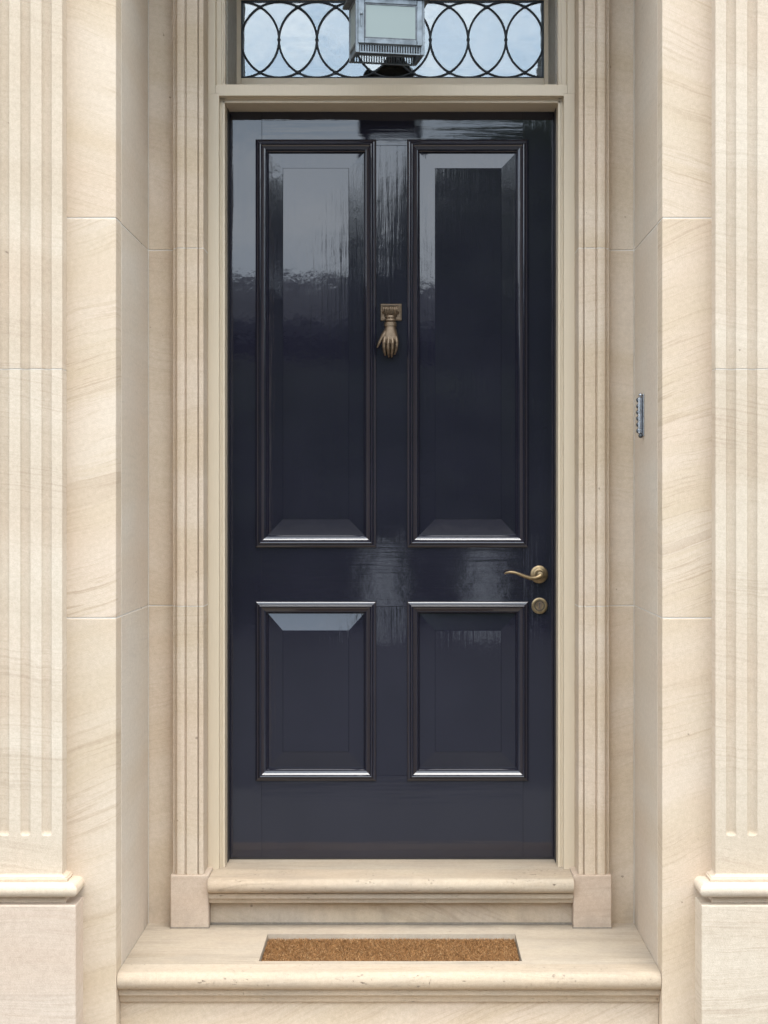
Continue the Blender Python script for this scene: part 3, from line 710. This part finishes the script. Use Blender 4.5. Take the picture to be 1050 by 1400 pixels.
# ------------------------------------------------------------------ silver bar on the right reveal
by = .335; bz0, bz1 = PZ(598, by), PZ(538, by)
XW = HW
bar = thing('ornamental_wall_bar', 'small upright silver ornamented bar fixed to the right reveal', 'wall fitting', (XW, by, bz0))
obj('mounting_plate', box(XW - .0035, XW - .0002, by - .019, by + .016, bz0 + .002, bz1 - .002, .0015, seg=2), 'steel', bar)
b = tube([(XW - .009, by, z) for z in (bz0 + .009, bz0 + .011, bz1 - .011, bz1 - .009)], [.004, .0062, .0062, .004], 16)
obj('case', b, 'steel', bar, smooth=40)
b = bmesh.new(); n = 6
for i in range(n):
    z = bz0 + .017 + (bz1 - bz0 - .034) * i / (n - 1)
    merge(b, ball((XW - .0145, by + .001, z),   .0055, (.8, 1.1, 1.1), 10, 7))
obj('ornament', b, 'steel_dark', bar, smooth=60)
b = ball((XW - .008, by - .002, bz1 - .004), .0055, (1.0, 1.2, .9), 12, 8); obj('end_cap', b, 'steel', bar, smooth=60)
b = ball((XW - .008, by - .002, bz0 + .004), .0058, (1.0, 1.2, 1.0), 12, 8); obj('end_cap', b, 'steel_dark', bar, smooth=60)

# ------------------------------------------------------------------ across the street (seen only as reflections in the door)
def leaves(cx, cy, cz, rx, ry, rz, n, size, seed, uni=.45):
    rnd = random.Random(seed); vv, ff = [], []
    cl = [(rnd.gauss(0, .42), rnd.gauss(0, .42), rnd.gauss(0, .42)) for _ in range(26)]
    for i in range(n):
        c0 = rnd.choice(cl); q = Vector((c0[0] + rnd.gauss(0, .17), c0[1] + rnd.gauss(0, .17), c0[2] + rnd.gauss(0, .15)))
        if rnd.random() < uni: q = Vector((rnd.gauss(0, 1), rnd.gauss(0, 1), rnd.gauss(0, 1))).normalized() * rnd.random() ** .33
        if q.length > 1: q = q / q.length * rnd.uniform(.8, 1)
        c = Vector((cx + q.x * rx, cy + q.y * ry, cz + q.z * rz)); s = size * rnd.uniform(.6, 1.3)
        a = Vector((rnd.gauss(0, 1), rnd.gauss(0, 1), rnd.gauss(0, 1))).normalized(); d = a.orthogonal().normalized(); k = len(vv)
        vv += [c - a * s, c + d * s * .45, c + a * s, c - d * s * .45]; ff.append((k, k + 1, k + 2, k + 3))
    b = bmesh.new(); me = bpy.data.meshes.new('t'); me.from_pydata([tuple(v) for v in vv], [], ff); b.from_mesh(me); bpy.data.meshes.remove(me); return b
def tree(x, y, h, rx, rz, label, seed, n=9000):
    t = thing('street_tree', label, 'tree', (x, y, -.12), group='trees across the street')
    obj('trunk', tube([(x, y, -.12), (x + .1, y, h * .3), (x - .05, y + .1, h * .55), (x, y, h * .8)], [.22, .17, .12, .05], 10), 'bark', t)
    obj('crown', leaves(x, y, h - rz, rx, 1.6, rz, n, .13, seed), 'leaf', t)
tree(2.6, -19.5, 7.25, 3.5, 2.8, 'dense dark green tree mirrored in the right upper panel of the door', 3, 32000)
for q, (x, y, h, rx, rz, lab) in enumerate((
    (8.6, -20.5, 7.4, 3.4, 3.0, 'tall dark green tree farther right across the street'),
    (-9.6, -20.5, 6.8, 3.3, 3.0, 'dark green tree farther left across the street'),
    (15.5, -21, 8.2, 4.2, 3.6, 'broad dark green tree added well to the right to darken side reflections'),  # outer trees from here on added to darken the mouldings' side reflections
    (-16.5, -21, 8.0, 4.2, 3.6, 'broad dark green tree added well to the left to darken side reflections'),
    (24.5, -21, 9.5, 5.4, 4.4, 'tallest dark green tree, added far right to darken side reflections'),
    (-25.5, -21, 9.0, 5.4, 4.4, 'tallest dark green tree, added far left to darken side reflections'))):
    tree(x, y, h, rx, rz, lab, 5 + q, 8000)
t = thing('terrace_house', 'low dark roofed house across the street, mirrored in the door', 'house', (0, -24, -.12))
obj('wall', box(-46, 46, -27, -23, -.12, 3.9), 'bark', t)
obj('roof', prism([(-27.4, 4.2), (-22.6, 4.2), (-22.6, 4.5), (-25, 5.5), (-27.4, 4.5)], 'x', -46.4, 46.4), 'slate', t)
hg = obj('hedge', leaves(0, -18.5, 1.6, 34, .8, 1.9, 52000, .14, 11, .9), 'leaf'); hg['kind'] = 'stuff'; hg['label'] = 'long green hedge across the street'; hg['category'] = 'hedge'
for i, (x, lab) in enumerate(((-.25, 'added pale block giving a bright reflection left of the lock'), (.95, 'added pale block giving a bright reflection near the handle'))):
    tp = thing('reflection_block', lab, 'reflection block', (x, -15.3, -.12), group='added reflection blocks across the street')  # unseen block added to put a bright patch in the door's reflection
    obj('added_block_body', box(x - .16, x + .16, -15.46, -15.14, -.12, .92, .01), 'render', tp)  # 'render' is the bright reflector material of the added block
    obj('added_block_top', box(x - .2, x + .2, -15.5, -15.1, .981, 1.06, .012), 'render', tp)
